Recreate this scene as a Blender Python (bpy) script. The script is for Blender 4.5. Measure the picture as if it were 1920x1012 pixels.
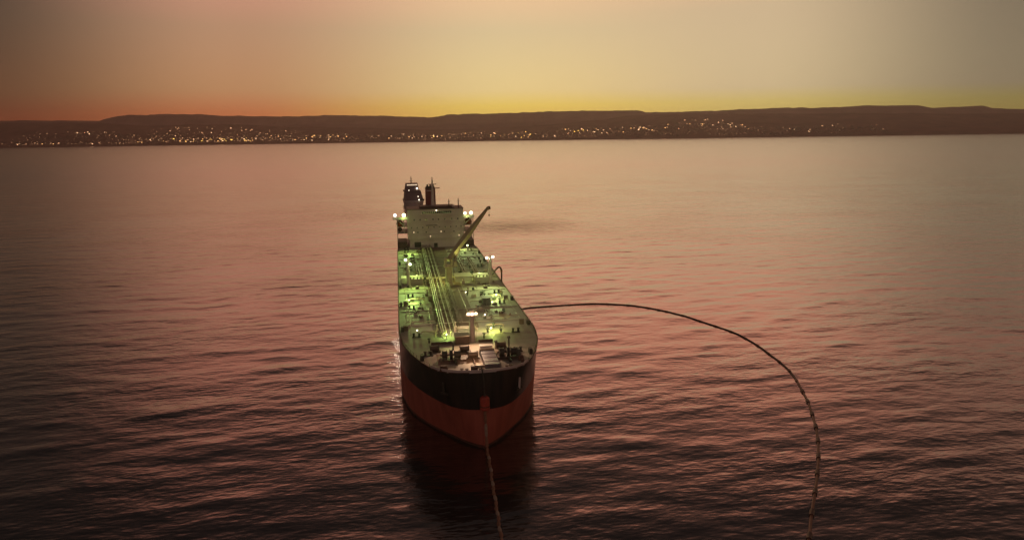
import bpy, bmesh, math, random
import numpy as np
from mathutils import Vector, Matrix

for o in list(bpy.data.objects):
    bpy.data.objects.remove(o)
SC = bpy.context.scene
COL = SC.collection
R = math.radians

# ------------------------------------------------------------------ camera
CAM_POS = Vector((-22.0, -191.0, 92.0))
YAW, PITCH, ROLL = R(9.2), R(11.1), R(0.8)
cd = bpy.data.cameras.new('camera')
cam = bpy.data.objects.new('camera', cd)
COL.objects.link(cam)
cd.sensor_width = 36.0
cd.lens = 36.0 * 1300.0 / 1920.0
cd.clip_start = 1.0
cd.clip_end = 60000.0
fwd = Vector((math.sin(YAW) * math.cos(PITCH), math.cos(YAW) * math.cos(PITCH), -math.sin(PITCH)))
rgt = Vector((math.cos(YAW), -math.sin(YAW), 0))
up = rgt.cross(fwd)
cr = rgt * math.cos(ROLL) - up * math.sin(ROLL)
cu = rgt * math.sin(ROLL) + up * math.cos(ROLL)
cam.matrix_world = Matrix(((cr.x, cu.x, -fwd.x, CAM_POS.x), (cr.y, cu.y, -fwd.y, CAM_POS.y),
                           (cr.z, cu.z, -fwd.z, CAM_POS.z), (0, 0, 0, 1)))
SC.camera = cam

# ------------------------------------------------------------------ world: dusk sky
def lin(c):
    return tuple(((v / 255) / 12.92 if v / 255 <= 0.04045 else ((v / 255 + 0.055) / 1.055) ** 2.4) for v in c)

world = bpy.data.worlds.new('World')
SC.world = world
world.use_nodes = True
wt = world.node_tree
wt.nodes.clear()
def wn(t, **k):
    n = wt.nodes.new(t)
    for a, b in k.items():
        setattr(n, a, b)
    return n
def wmath(op, a, b=None, c=None):
    n = wn('ShaderNodeMath', operation=op)
    for i, v in enumerate((a, b, c)):
        if v is None:
            continue
        if isinstance(v, (int, float)):
            n.inputs[i].default_value = v
        else:
            wt.links.new(v, n.inputs[i])
    return n.outputs[0]
tc = wn('ShaderNodeTexCoord')
def wdot(v):
    n = wn('ShaderNodeVectorMath', operation='DOT_PRODUCT')
    wt.links.new(tc.outputs['Generated'], n.inputs[0])
    n.inputs[1].default_value = v
    return n.outputs['Value']
SUN_AZ = YAW + R(4)                     # the sun has set behind the hills here
w_r = wdot((math.cos(YAW), -math.sin(YAW), 0))
w_f = wdot((math.sin(YAW), math.cos(YAW), 0))
w_z = wdot((0, 0, 1))
azim = wmath('MULTIPLY', wmath('ARCTAN2', w_r, w_f), 180 / math.pi)
elev = wmath('ARCSINE', wmath('MAXIMUM', w_z, 0.0))
epos = wmath('SQRT', wmath('DIVIDE', elev, math.pi / 2))
def eramp(stops):
    n = wn('ShaderNodeValToRGB')
    n.color_ramp.interpolation = 'B_SPLINE' if False else 'LINEAR'
    el = n.color_ramp.elements
    while len(el) > 1:
        el.remove(el[-1])
    first = True
    for e, c in stops:
        p = math.sqrt(e / 90)
        k = el[0] if first else el.new(p)
        k.position = p
        k.color = (*lin(c), 1)
        first = False
    wt.links.new(epos, n.inputs[0])
    return n.outputs[0]
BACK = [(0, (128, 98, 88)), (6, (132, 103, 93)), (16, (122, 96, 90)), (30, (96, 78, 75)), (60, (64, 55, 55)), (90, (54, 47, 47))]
SKY = [
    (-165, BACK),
    (-37, [(0, (107, 42, 27)), (1.4, (107, 51, 33)), (3.0, (94, 62, 44)), (8, (74, 58, 46)), (11, (70, 55, 46)), (15, (68, 51, 43)), (21, (50, 39, 34)), (30, (34, 30, 28)), (60, (38, 34, 33)), (90, (50, 44, 44))]),
    (-21, [(0, (181, 84, 53)), (1.8, (185, 107, 67)), (3.5, (174, 128, 90)), (8, (166, 128, 100)), (11, (184, 131, 109)), (15, (222, 136, 112)), (21.5, (112, 76, 66)), (29, (54, 44, 41)), (45, (38, 34, 33)), (90, (50, 44, 44))]),
    (0, [(0, (222, 172, 74)), (2.2, (223, 197, 94)), (3.4, (214, 193, 134)), (8, (197, 177, 137)), (11, (216, 177, 138)), (14, (272, 182, 147)), (17.5, (254, 160, 130)), (23.5, (128, 88, 75)), (31, (64, 52, 47)), (45, (42, 38, 36)), (90, (50, 44, 44))]),
    (19, [(0, (204, 180, 67)), (2.2, (201, 181, 107)), (3.2, (194, 175, 136)), (9, (187, 165, 132)), (11.5, (206, 165, 132)), (14.5, (260, 172, 138)), (18, (238, 150, 121)), (23.5, (120, 84, 72)), (31, (62, 50, 46)), (45, (42, 37, 36)), (90, (50, 44, 44))]),
    (36, [(0, (145, 130, 46)), (1.9, (136, 125, 71)), (2.9, (126, 115, 93)), (9, (113, 101, 83)), (12, (134, 106, 86)), (16, (186, 126, 103)), (21.5, (98, 70, 60)), (29, (50, 42, 38)), (60, (46, 40, 39)), (90, (50, 44, 44))]),
    (80, [(0, (139, 101, 63)), (4, (136, 99, 71)), (10, (130, 96, 74)), (17, (116, 82, 67)), (28, (74, 57, 52)), (60, (54, 47, 45)), (90, (50, 44, 44))]),
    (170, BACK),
]
cur = eramp(SKY[0][1])
for (a0, _), (a1, st) in zip(SKY[:-1], SKY[1:]):
    m = wn('ShaderNodeMapRange', interpolation_type='SMOOTHSTEP')
    wt.links.new(azim, m.inputs['Value'])
    m.inputs['From Min'].default_value = a0
    m.inputs['From Max'].default_value = a1
    mx = wn('ShaderNodeMix', data_type='RGBA')
    wt.links.new(m.outputs['Result'], mx.inputs['Factor'])
    wt.links.new(cur, mx.inputs['A'])
    wt.links.new(eramp(st), mx.inputs['B'])
    cur = mx.outputs['Result']
bg = wn('ShaderNodeBackground')
wt.links.new(cur, bg.inputs['Color'])
bg.inputs['Strength'].default_value = 1.12
nish = wn('ShaderNodeTexSky', sky_type='NISHITA')
nish.sun_disc = False
nish.sun_elevation = R(1.0)
nish.sun_rotation = SUN_AZ
bg2 = wn('ShaderNodeBackground')
wt.links.new(nish.outputs[0], bg2.inputs['Color'])
bg2.inputs['Strength'].default_value = 0.004
add = wn('ShaderNodeAddShader')
wt.links.new(bg.outputs[0], add.inputs[0])
wt.links.new(bg2.outputs[0], add.inputs[1])
wo = wn('ShaderNodeOutputWorld')
wt.links.new(add.outputs[0], wo.inputs['Surface'])

# the sun itself has set behind the hills: the dusk sky is the only daylight left
SC.view_settings.view_transform = 'Standard'
SC.view_settings.look = 'None'
SC.view_settings.exposure = 0.16
SC.view_settings.gamma = 1.0
SC.view_settings.use_curve_mapping = False
SC.render.engine = 'CYCLES'
SC.cycles.use_denoising = True
SC.cycles.max_bounces = 4
SC.cycles.diffuse_bounces = 1
SC.cycles.glossy_bounces = 2
SC.cycles.volume_bounces = 0
SC.cycles.caustics_reflective = False
SC.cycles.caustics_refractive = False
SC.cycles.sample_clamp_indirect = 4.0

# ------------------------------------------------------------------ materials
MATS = {}
def material(name, color, rough=0.6, metal=0.0, var=0.0, scale=1.0, color2=None, bump=0.0, emit=None, strength=0.0, spec=0.5, streak=False):
    if name in MATS:
        return MATS[name]
    m = bpy.data.materials.new(name)
    m.use_nodes = True
    nt = m.node_tree
    b = nt.nodes['Principled BSDF']
    b.inputs['Base Color'].default_value = (*color, 1)
    b.inputs['Roughness'].default_value = rough
    b.inputs['Metallic'].default_value = metal
    b.inputs['Specular IOR Level'].default_value = spec
    if emit:
        b.inputs['Emission Color'].default_value = (*emit, 1)
        b.inputs['Emission Strength'].default_value = strength
    if var > 0:
        geo = nt.nodes.new('ShaderNodeNewGeometry')
        src = geo.outputs['Position']
        if streak:
            mp = nt.nodes.new('ShaderNodeMapping')
            mp.inputs['Scale'].default_value = (1, 1, 0.12)
            nt.links.new(src, mp.inputs['Vector'])
            src = mp.outputs[0]
        n = nt.nodes.new('ShaderNodeTexNoise')
        n.inputs['Scale'].default_value = scale
        n.inputs['Detail'].default_value = 6
        n.inputs['Roughness'].default_value = 0.65
        nt.links.new(src, n.inputs['Vector'])
        r = nt.nodes.new('ShaderNodeMapRange')
        r.inputs['From Min'].default_value = 0.38
        r.inputs['From Max'].default_value = 0.68
        nt.links.new(n.outputs['Fac'], r.inputs['Value'])
        mx = nt.nodes.new('ShaderNodeMix')
        mx.data_type = 'RGBA'
        mx.inputs['A'].default_value = (*color, 1)
        c2 = color2 if color2 else tuple(v * (1 - var) for v in color)
        mx.inputs['B'].default_value = (*c2, 1)
        nt.links.new(r.outputs[0], mx.inputs['Factor'])
        nt.links.new(mx.outputs['Result'], b.inputs['Base Color'])
        if bump:
            bp = nt.nodes.new('ShaderNodeBump')
            bp.inputs['Strength'].default_value = bump
            bp.inputs['Distance'].default_value = 0.05
            nt.links.new(n.outputs['Fac'], bp.inputs['Height'])
            nt.links.new(bp.outputs[0], b.inputs['Normal'])
    MATS[name] = m
    if name.startswith('window_'):
        m.cycles.emission_sampling = 'NONE'
    return m

M_BLACK = material('hull_black', (0.022, 0.018, 0.015), 0.3, var=1, scale=0.25, color2=(0.065, 0.042, 0.03), streak=True)
M_RED = material('hull_red', (0.50, 0.14, 0.092), 0.55, var=1, scale=0.22, color2=(0.34, 0.085, 0.056), streak=True)
M_WEED = material('waterline_weed', (0.075, 0.05, 0.03), 0.6, var=1, scale=0.5, color2=(0.20, 0.06, 0.04))
M_DECK = material('deck_paint', (0.43, 0.375, 0.29), 0.6, var=1, scale=0.12, color2=(0.30, 0.24, 0.175), bump=0.1)
M_CORR = material('brown_deck', (0.235, 0.15, 0.105), 0.65, var=1, scale=0.2, color2=(0.17, 0.105, 0.075))
M_WHITE = material('ship_cream', (0.70, 0.61, 0.54), 0.5, var=1, scale=0.15, color2=(0.58, 0.48, 0.41), streak=True)
M_PIPE = material('pipe_paint', (0.46, 0.36, 0.27), 0.42, var=1, scale=0.4, color2=(0.28, 0.19, 0.13))
M_RUST = material('rusty_steel', (0.13, 0.06, 0.035), 0.7, var=1, scale=1.2, color2=(0.07, 0.035, 0.022))
M_DARK = material('dark_gear', (0.045, 0.04, 0.03), 0.55, var=1, scale=1.5, color2=(0.075, 0.06, 0.04))
M_GEAR = material('brown_gear', (0.16, 0.105, 0.07), 0.55, var=1, scale=1.0, color2=(0.08, 0.055, 0.04))
M_GREENGREY = material('green_grey_gear', (0.11, 0.115, 0.08), 0.55, var=1, scale=1.0, color2=(0.07, 0.07, 0.05))
M_CRANE = material('crane_paint', (0.55, 0.47, 0.25), 0.5, var=1, scale=0.5, color2=(0.42, 0.34, 0.17))
M_BLUE = material('slate_blue_paint', (0.15, 0.125, 0.15), 0.5, var=1, scale=0.5, color2=(0.12, 0.10, 0.12))
M_GLASS = material('dark_glass', (0.02, 0.018, 0.016), 0.1, spec=0.6)
M_FUN = material('funnel_maroon', (0.25, 0.08, 0.062), 0.5, var=1, scale=0.4, color2=(0.17, 0.056, 0.045))
M_ORANGE = material('lifeboat_orange', (0.34, 0.085, 0.03), 0.45, var=1, scale=0.8, color2=(0.24, 0.06, 0.025))
M_BUOY = material('buoy_red', (0.52, 0.085, 0.05), 0.45, var=1, scale=0.9, color2=(0.36, 0.055, 0.035))
M_HOSE = material('hose_black', (0.075, 0.04, 0.028), 0.5, var=1, scale=0.5, color2=(0.13, 0.075, 0.05))
M_HOSE2 = material('hose_rust_band', (0.28, 0.13, 0.075), 0.5, var=1, scale=1.2, color2=(0.18, 0.085, 0.05))
M_ROPE = material('hawser_orange', (0.34, 0.17, 0.10), 0.7, var=1, scale=2, color2=(0.2, 0.10, 0.06))
M_ROPE2 = material('hawser_pale', (0.42, 0.33, 0.24), 0.7, var=1, scale=2, color2=(0.3, 0.2, 0.14))
M_CIRCLE = material('yellow_deck_paint', (0.62, 0.52, 0.27), 0.6, var=1, scale=0.5, color2=(0.5, 0.4, 0.22))
M_LAMPG = material('lamp_green_white', (0.8, 0.8, 0.7), 0.3, emit=(0.86, 1.0, 0.52), strength=5)
M_LAMPW = material('lamp_white', (0.8, 0.8, 0.7), 0.3, emit=(1.0, 0.86, 0.62), strength=5)
M_LAMPP = material('lamp_peach', (0.8, 0.7, 0.6), 0.3, emit=(1.0, 0.66, 0.40), strength=4)
M_TUGD = material('tug_navy', (0.17, 0.12, 0.12), 0.5, var=1, scale=0.4, color2=(0.21, 0.15, 0.14))
M_TUGH = material('tug_grey', (0.66, 0.56, 0.48), 0.5, var=1, scale=0.3, color2=(0.54, 0.45, 0.38))

# ------------------------------------------------------------------ mesh helpers
class MB:
    def __init__(s):
        s.v = []; s.f = []; s.mi = []; s.cm = 0
    def add(s, vs, fs):
        n = len(s.v)
        s.v += [tuple(p) for p in vs]
        s.f += [tuple(i + n for i in f) for f in fs]
        s.mi += [s.cm] * len(fs)
        return s
    def box(s, x0, x1, y0, y1, z0, z1, taper=0.0):
        t = taper
        vs = [(x0, y0, z0), (x1, y0, z0), (x1, y1, z0), (x0, y1, z0),
              (x0 + t, y0 + t, z1), (x1 - t, y0 + t, z1), (x1 - t, y1 - t, z1), (x0 + t, y1 - t, z1)]
        return s.add(vs, [(3, 2, 1, 0), (4, 5, 6, 7), (0, 1, 5, 4), (1, 2, 6, 5), (2, 3, 7, 6), (3, 0, 4, 7)])
    def tube(s, pts, r, n=8, cap=True):
        pts = [Vector(p) for p in pts]
        rs = r if isinstance(r, (list, tuple)) else [r] * len(pts)
        rings = []
        for i, p in enumerate(pts):
            a = pts[max(i - 1, 0)]; b = pts[min(i + 1, len(pts) - 1)]
            d = (b - a).normalized()
            ref = Vector((0, 0, 1)) if abs(d.z) < 0.95 else Vector((1, 0, 0))
            u = d.cross(ref).normalized(); w = u.cross(d)
            rings.append([p + (u * math.cos(2 * math.pi * k / n) + w * math.sin(2 * math.pi * k / n)) * rs[i] for k in range(n)])
        vs = [q for rg in rings for q in rg]
        fs = []
        for i in range(len(pts) - 1):
            for k in range(n):
                k2 = (k + 1) % n
                fs.append((i * n + k, i * n + k2, (i + 1) * n + k2, (i + 1) * n + k))
        if cap:
            fs.append(tuple(range(n))); fs.append(tuple((len(pts) - 1) * n + k for k in reversed(range(n))))
        return s.add(vs, fs)
    def bar(s, a, b, w, h):
        a = Vector(a); b = Vector(b); d = (b - a).normalized()
        ref = Vector((0, 0, 1)) if abs(d.z) < 0.98 else Vector((0, 1, 0))
        u = d.cross(ref).normalized(); v = u.cross(d)
        def ring(p, ww, hh):
            return [p - u * ww - v * hh, p + u * ww - v * hh, p + u * ww + v * hh, p - u * ww + v * hh]
        w0, w1 = w if isinstance(w, tuple) else (w, w)
        h0, h1 = h if isinstance(h, tuple) else (h, h)
        vs = ring(a, w0 / 2, h0 / 2) + ring(b, w1 / 2, h1 / 2)
        return s.add(vs, [(0, 1, 2, 3), (7, 6, 5, 4), (0, 4, 5, 1), (1, 5, 6, 2), (2, 6, 7, 3), (3, 7, 4, 0)])
    def ball(s, c, r, n=10, m=7, sz=(1, 1, 1)):
        vs = []; fs = []
        for i in range(m + 1):
            th = math.pi * i / m
            for k in range(n):
                ph = 2 * math.pi * k / n
                vs.append((c[0] + r * sz[0] * math.sin(th) * math.cos(ph), c[1] + r * sz[1] * math.sin(th) * math.sin(ph), c[2] + r * sz[2] * math.cos(th)))
        for i in range(m):
            for k in range(n):
                k2 = (k + 1) % n
                fs.append((i * n + k, (i + 1) * n + k, (i + 1) * n + k2, i * n + k2))
        return s.add(vs, fs)
    def build(s, name, mats, parent=None, smooth=False, loc=None):
        me = bpy.data.meshes.new(name)
        me.from_pydata(s.v, [], s.f)
        for m in (mats if isinstance(mats, (list, tuple)) else [mats]):
            me.materials.append(m)
        if any(s.mi):
            me.polygons.foreach_set('material_index', s.mi)
        bm = bmesh.new(); bm.from_mesh(me)
        bmesh.ops.remove_doubles(bm, verts=bm.verts, dist=1e-5)
        bmesh.ops.recalc_face_normals(bm, faces=bm.faces)
        bm.to_mesh(me); bm.free()
        if smooth:
            me.polygons.foreach_set('use_smooth', [True] * len(me.polygons))
            try:
                me.set_sharp_from_angle(angle=R(38))
            except Exception:
                pass
        o = bpy.data.objects.new(name, me)
        COL.objects.link(o)
        if parent:
            o.parent = parent
        if loc:
            o.location = loc
        return o

def empty(name, loc=(0, 0, 0), parent=None, rz=0):
    o = bpy.data.objects.new(name, None)
    COL.objects.link(o)
    o.location = loc
    o.rotation_euler = (0, 0, rz)
    if parent:
        o.parent = parent
    return o
def tag(o, label, cat, group=None):
    o['label'] = label; o['category'] = cat
    if group:
        o['group'] = group
    return o
def copy_tree(o, parent=None, loc=None):
    c = o.copy()
    COL.objects.link(c)
    c.parent = parent
    if loc is not None:
        c.location = loc
    for ch in list(o.children):
        copy_tree(ch, c)
    return c
def lamp(loc, power, color, parent, radius=0.4, spot=None):
    l = bpy.data.lights.new('flood_light', 'SPOT' if spot else 'POINT')
    l.energy = power; l.color = color; l.shadow_soft_size = radius
    o = bpy.data.objects.new('flood_light', l)
    COL.objects.link(o)
    o.location = loc
    if spot:
        l.spot_size = R(spot[1]); l.spot_blend = 0.7
        d = Vector(spot[0]) - Vector(loc)
        o.rotation_euler = d.to_track_quat('-Z', 'Y').to_euler()
    o.parent = parent
    return o
def interp(x, tab):
    return float(np.interp(x, [t[0] for t in tab], [t[1] for t in tab]))

# ------------------------------------------------------------------ sea
rng = np.random.default_rng(11)
NW = 70
lam = np.exp(rng.uniform(np.log(4.5), np.log(46.0), NW))
base = R(90 + 6)                             # travel direction, crests lie across the bay
th = base + rng.normal(0, 0.36, NW) + (rng.uniform(0, 1, NW) < 0.18) * rng.normal(0, 0.6, NW)
kx = 2 * np.pi / lam * np.cos(th)
ky = 2 * np.pi / lam * np.sin(th)
ph = rng.uniform(0, 2 * np.pi, NW)
amp = 0.00105 * lam ** 1.0 * np.exp(-((np.log(lam / 15)) / 0.9) ** 2) * rng.uniform(0.5, 1.3, NW)
def calm(x, y):
    r = np.hypot(x - 0, y - 100)
    return np.clip(1.0 - (r - 900) / 3500, 0.3, 1.0)
def wave(x, y, spacing=None):
    h = np.zeros_like(x)
    for i in range(NW):
        a = amp[i]
        if spacing is not None:
            a = a * np.clip((lam[i] / spacing - 2.6) / 2.0, 0, 1)
        h += a * np.cos(kx[i] * x + ky[i] * y + ph[i])
    s = 0.14
    h = h + 0.35 * (h * h / s - s) * np.clip(1 - np.abs(h) / 0.8, 0, 1)
    return h * calm(x, y)

LEAN = 1.8
M_SEA = bpy.data.materials.new('sea_water')
M_SEA.use_nodes = True
nt = M_SEA.node_tree
b = nt.nodes['Principled BSDF']
b.inputs['Base Color'].default_value = (0.020, 0.012, 0.009, 1)
b.inputs['Roughness'].default_value = 0.14
b.inputs['IOR'].default_value = 1.45
b.inputs['Specular IOR Level'].default_value = 0.6
b.inputs['Coat Weight'].default_value = 1.0
b.inputs['Coat IOR'].default_value = 1.45
b.inputs['Coat Roughness'].default_value = 0.14
geo = nt.nodes.new('ShaderNodeNewGeometry')
prev = None
def sea_noise(scale, sx, sy, rot, detail):
    mp = nt.nodes.new('ShaderNodeMapping')
    mp.inputs['Rotation'].default_value = (0, 0, R(rot))
    mp.inputs['Scale'].default_value = (sx, sy, 1)
    nt.links.new(geo.outputs['Position'], mp.inputs['Vector'])
    n = nt.nodes.new('ShaderNodeTexNoise')
    n.noise_dimensions = '2D'
    n.inputs['Scale'].default_value = scale
    n.inputs['Detail'].default_value = detail
    n.inputs['Roughness'].default_value = 0.55
    nt.links.new(mp.outputs[0], n.inputs['Vector'])
    return n.outputs['Fac']
def mm(op, a, b_):
    n = nt.nodes.new('ShaderNodeMath'); n.operation = op
    for i, v in enumerate((a, b_)):
        if isinstance(v, (int, float)):
            n.inputs[i].default_value = v
        else:
            nt.links.new(v, n.inputs[i])
    return n.outputs[0]
n1 = sea_noise(0.125, 0.42, 1.0, -8, 3)
n2 = sea_noise(0.55, 0.5, 1.0, 14, 3)
n3 = sea_noise(0.014, 0.5, 1.0, 10, 4)          # gusts: ruffled and smoother patches
gust = nt.nodes.new('ShaderNodeMapRange')
gust.inputs['From Min'].default_value = 0.35; gust.inputs['From Max'].default_value = 0.65
gust.inputs['To Min'].default_value = 0.4; gust.inputs['To Max'].default_value = 1.5
nt.links.new(n3, gust.inputs['Value'])
hsum = mm('ADD', mm('MULTIPLY', mm('MULTIPLY', n1, 1.05), mm('ADD', mm('MULTIPLY', gust.outputs[0], 0.55), 0.45)), mm('MULTIPLY', mm('MULTIPLY', n2, 0.22), gust.outputs[0]))
sep = nt.nodes.new('ShaderNodeSeparateXYZ')
nt.links.new(geo.outputs['Position'], sep.inputs[0])
fall = nt.nodes.new('ShaderNodeMapRange')
fall.inputs['From Min'].default_value = 300; fall.inputs['From Max'].default_value = 2600
fall.inputs['To Min'].default_value = 1.0; fall.inputs['To Max'].default_value = 0.4
nt.links.new(sep.outputs['Y'], fall.inputs['Value'])
hsum = mm('MULTIPLY', hsum, fall.outputs[0])
# farther out the swell leans: long faces towards the open bay, short steep backs
wv = nt.nodes.new('ShaderNodeTexWave')
wv.wave_type = 'BANDS'; wv.bands_direction = 'Y'; wv.wave_profile = 'SAW'
wv.inputs['Scale'].default_value = 0.0314 * 0.8
wv.inputs['Distortion'].default_value = 5.0
wv.inputs['Detail'].default_value = 3
wv.inputs['Detail Scale'].default_value = 1.6
nt.links.new(geo.outputs['Position'], wv.inputs['Vector'])
lean = nt.nodes.new('ShaderNodeMapRange')
lean.inputs['From Min'].default_value = 120; lean.inputs['From Max'].default_value = 1700
lean.inputs['To Min'].default_value = 0.0; lean.inputs['To Max'].default_value = LEAN
nt.links.new(sep.outputs['Y'], lean.inputs['Value'])
hsum = mm('ADD', hsum, mm('MULTIPLY', wv.outputs['Fac'], lean.outputs[0]))
# churned water where the tug's wash spreads, two patches astern of the tanker
def patch(cx, cy, rx, ry, rot):
    mp = nt.nodes.new('ShaderNodeMapping')
    mp.vector_type = 'TEXTURE'
    mp.inputs['Location'].default_value = (cx, cy, 0)
    mp.inputs['Rotation'].default_value = (0, 0, R(rot))
    mp.inputs['Scale'].default_value = (rx, ry, 1000)
    nt.links.new(geo.outputs['Position'], mp.inputs['Vector'])
    g_ = nt.nodes.new('ShaderNodeTexGradient'); g_.gradient_type = 'QUADRATIC_SPHERE'
    nt.links.new(mp.outputs[0], g_.inputs[0])
    return g_.outputs['Fac']
churn = mm('ADD', patch(85, 500, 140, 120, 12), mm('MULTIPLY', patch(-75, 640, 150, 130, -10), 0.35))
cn = sea_noise(0.11, 1.0, 1.2, 30, 5)
hsum = mm('ADD', hsum, mm('MULTIPLY', mm('MULTIPLY', cn, churn), 6.0))
bp = nt.nodes.new('ShaderNodeBump')
bp.inputs['Strength'].default_value = 0.40
bp.inputs['Distance'].default_value = 1.0
nt.links.new(hsum, bp.inputs['Height'])
nt.links.new(bp.outputs[0], b.inputs['Normal'])
nt.links.new(bp.outputs[0], b.inputs['Coat Normal'])
gl = nt.nodes.new('ShaderNodeBsdfGlossy')
gl.inputs['Color'].default_value = (0.92, 0.82, 0.78, 1)
gl.inputs['Roughness'].default_value = 0.14
nt.links.new(bp.outputs[0], gl.inputs['Normal'])
msh = nt.nodes.new('ShaderNodeMixShader')
msh.inputs[0].default_value = 0.06
nt.links.new(b.outputs[0], msh.inputs[1]); nt.links.new(gl.outputs[0], msh.inputs[2])
nt.links.new(msh.outputs[0], nt.nodes['Material Output'].inputs['Surface'])

def graded(a, b_, fine0, fine1, step, ratio):
    xs = list(np.arange(fine0, fine1 + 1e-6, step))
    d = step; x = xs[-1]
    while x < b_:
        d *= ratio; x += d; xs.append(min(x, b_))
    d = step; x = xs[0]; lo = []
    while x > a:
        d *= ratio; x -= d; lo.append(max(x, a))
    return np.array(lo[::-1] + xs)
gx = graded(-15500, 15500, -230, 260, 1.1, 1.02)
gy = graded(-3500, 12500, -125, 330, 1.1, 1.012)
X, Y = np.meshgrid(gx, gy)
spx = np.gradient(gx); spy = np.gradient(gy)
SP = np.maximum(np.minimum(spx[None, :], 40) * 0.5, spy[:, None])
Z = wave(X, Y, SP)
ny, nx = X.shape
co = np.stack([X, Y, Z], -1).reshape(-1, 3).astype(np.float32)
idx = np.arange(nx * ny).reshape(ny, nx)
quads = np.stack([idx[:-1, :-1], idx[:-1, 1:], idx[1:, 1:], idx[1:, :-1]], -1).reshape(-1)
me = bpy.data.meshes.new('sea')
me.vertices.add(nx * ny)
me.vertices.foreach_set('co', co.ravel())
nq = len(quads) // 4
me.loops.add(nq * 4)
me.loops.foreach_set('vertex_index', quads.astype(np.int32))
me.polygons.add(nq)
me.polygons.foreach_set('loop_start', np.arange(0, nq * 4, 4, dtype=np.int32))
me.polygons.foreach_set('use_smooth', np.ones(nq, dtype=bool))
me.update(calc_edges=True)
me.materials.append(M_SEA)
sea = bpy.data.objects.new('sea', me)
COL.objects.link(sea)
sea['kind'] = 'structure'
print('sea', nx, ny, nq)

# ------------------------------------------------------------------ hills on the far shore
FW = Vector((math.sin(YAW), math.cos(YAW), 0)); RT = Vector((math.cos(YAW), -math.sin(YAW), 0))
C0 = Vector((CAM_POS.x, CAM_POS.y, 0))
def shore_pt(s, t, z):                      # s metres along the shore, t metres from below the viewpoint
    p = C0 + RT * s + FW * t
    return (p.x, p.y, z)
MESA = [(-16500, 470), (-12253, 480), (-9331, 449), (-8355, 446), (-7479, 424), (-7229, 478), (-7029, 513), (-6297, 522), (-5761, 515), (-5227, 489), (-4449, 469), (-4157, 455), (-3376, 464), (-2401, 441), (-1523, 410), (-1308, 416), (-1131, 452), (-155, 467), (430, 469), (1016, 480), (1504, 483), (2382, 471), (2441, 441), (2871, 436), (3651, 454), (4626, 478), (6284, 484), (6477, 510), (6624, 499), (7160, 501), (7375, 498), (7654, 447), (7898, 443), (8022, 470), (8237, 467), (8415, 446), (8529, 473), (8710, 432), (9416, 404), (12161, 347), (16500, 360)]
FRONT = [(-16500, 420), (-10368, 410), (-7899, 365), (-6332, 345), (-5760, 290), (-4434, 302), (-3611, 260), (-2123, 205), (-882, 165), (-218, 180), (694, 235), (1439, 288), (1852, 345), (2430, 356), (3670, 356), (6152, 322), (7975, 298), (10297, 268), (16500, 260)]
ms = np.array([m[0] for m in MESA], float); mz = np.array([m[1] for m in MESA], float)
fs_ = np.array([m[0] for m in FRONT], float); fz = np.array([m[1] for m in FRONT], float)
def vnoise(x, y, seed):
    r_ = np.random.default_rng(seed)
    g = r_.uniform(-1, 1, (256, 256))
    xi = np.floor(x).astype(int); yi = np.floor(y).astype(int)
    fx = x - xi; fy = y - yi
    fx = fx * fx * (3 - 2 * fx); fy = fy * fy * (3 - 2 * fy)
    a = g[xi % 256, yi % 256]; b_ = g[(xi + 1) % 256, yi % 256]; c = g[xi % 256, (yi + 1) % 256]; d = g[(xi + 1) % 256, (yi + 1) % 256]
    return (a * (1 - fx) + b_ * fx) * (1 - fy) + (c * (1 - fx) + d * fx) * fy
def shore_line(s):
    return 9500 + 60 * vnoise(s / 900, s * 0 + 3.3, 5) + 25 * vnoise(s / 240, s * 0 + 9.1, 6)
def front_h(s, t):
    """height of the coastal slope that carries the town"""
    u = np.clip((t - shore_line(s)) / 1600.0, -0.3, 1.6)
    top = np.interp(s, fs_, fz)
    prof = np.where(u < 0, u * 40, 3 + 9 * np.clip(u / 0.03, 0, 1) + (top - 12) * np.clip(u, 0, 1) ** 1.12)
    prof = np.where(u > 1.0, prof - (u - 1.0) * 60, prof)
    rough = (34 * vnoise(s / 420, t / 330, 7) + 18 * vnoise(s / 150, t / 160, 8)) * np.clip(u, 0, 1) * np.clip(1.25 - u, 0.2, 1)
    return prof + rough
def mesa_h(s, t):
    u = np.clip((t - 11100) / 1900.0, 0, 1.3)
    top = np.interp(s, ms, mz)
    top = top + 7 * np.round(1.4 * vnoise(s / 330, s * 0 + 2.5, 27) + 0.9 * vnoise(s / 120, s * 0 + 7.5, 28)) + 3 * vnoise(s / 60, s * 0 + 1.5, 29)
    scar = np.where(u < 0.72, u / 0.72 * 0.62, 0.62 + 0.38 * np.clip((u - 0.72) / 0.2, 0, 1) ** 0.7)
    rough = (34 * vnoise(s / 420, t / 600, 17) + 18 * vnoise(s / 130, t / 300, 18)) * np.clip(1.05 - u, 0, 1)
    return top * scar + rough
def terrain(name, fn, s0, s1, ds, t0, t1, dt, mat):
    S, T = np.meshgrid(np.arange(s0, s1 + 1, ds), np.arange(t0, t1 + 1, dt))
    H = fn(S, T)
    vs = [shore_pt(S[i, j], T[i, j], H[i, j]) for i in range(S.shape[0]) for j in range(S.shape[1])]
    w = S.shape[1]
    fs2 = [(i * w + j, i * w + j + 1, (i + 1) * w + j + 1, (i + 1) * w + j) for i in range(S.shape[0] - 1) for j in range(w - 1)]
    me_ = bpy.data.meshes.new(name)
    me_.from_pydata(vs, [], fs2)
    me_.materials.append(mat)
    o = bpy.data.objects.new(name, me_)
    COL.objects.link(o)
    o['kind'] = 'structure'
    return o
M_HILL = material('dry_hillside', (0.40, 0.235, 0.17), 0.9, var=1, scale=0.004, color2=(0.25, 0.145, 0.105), spec=0.1)
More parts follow.
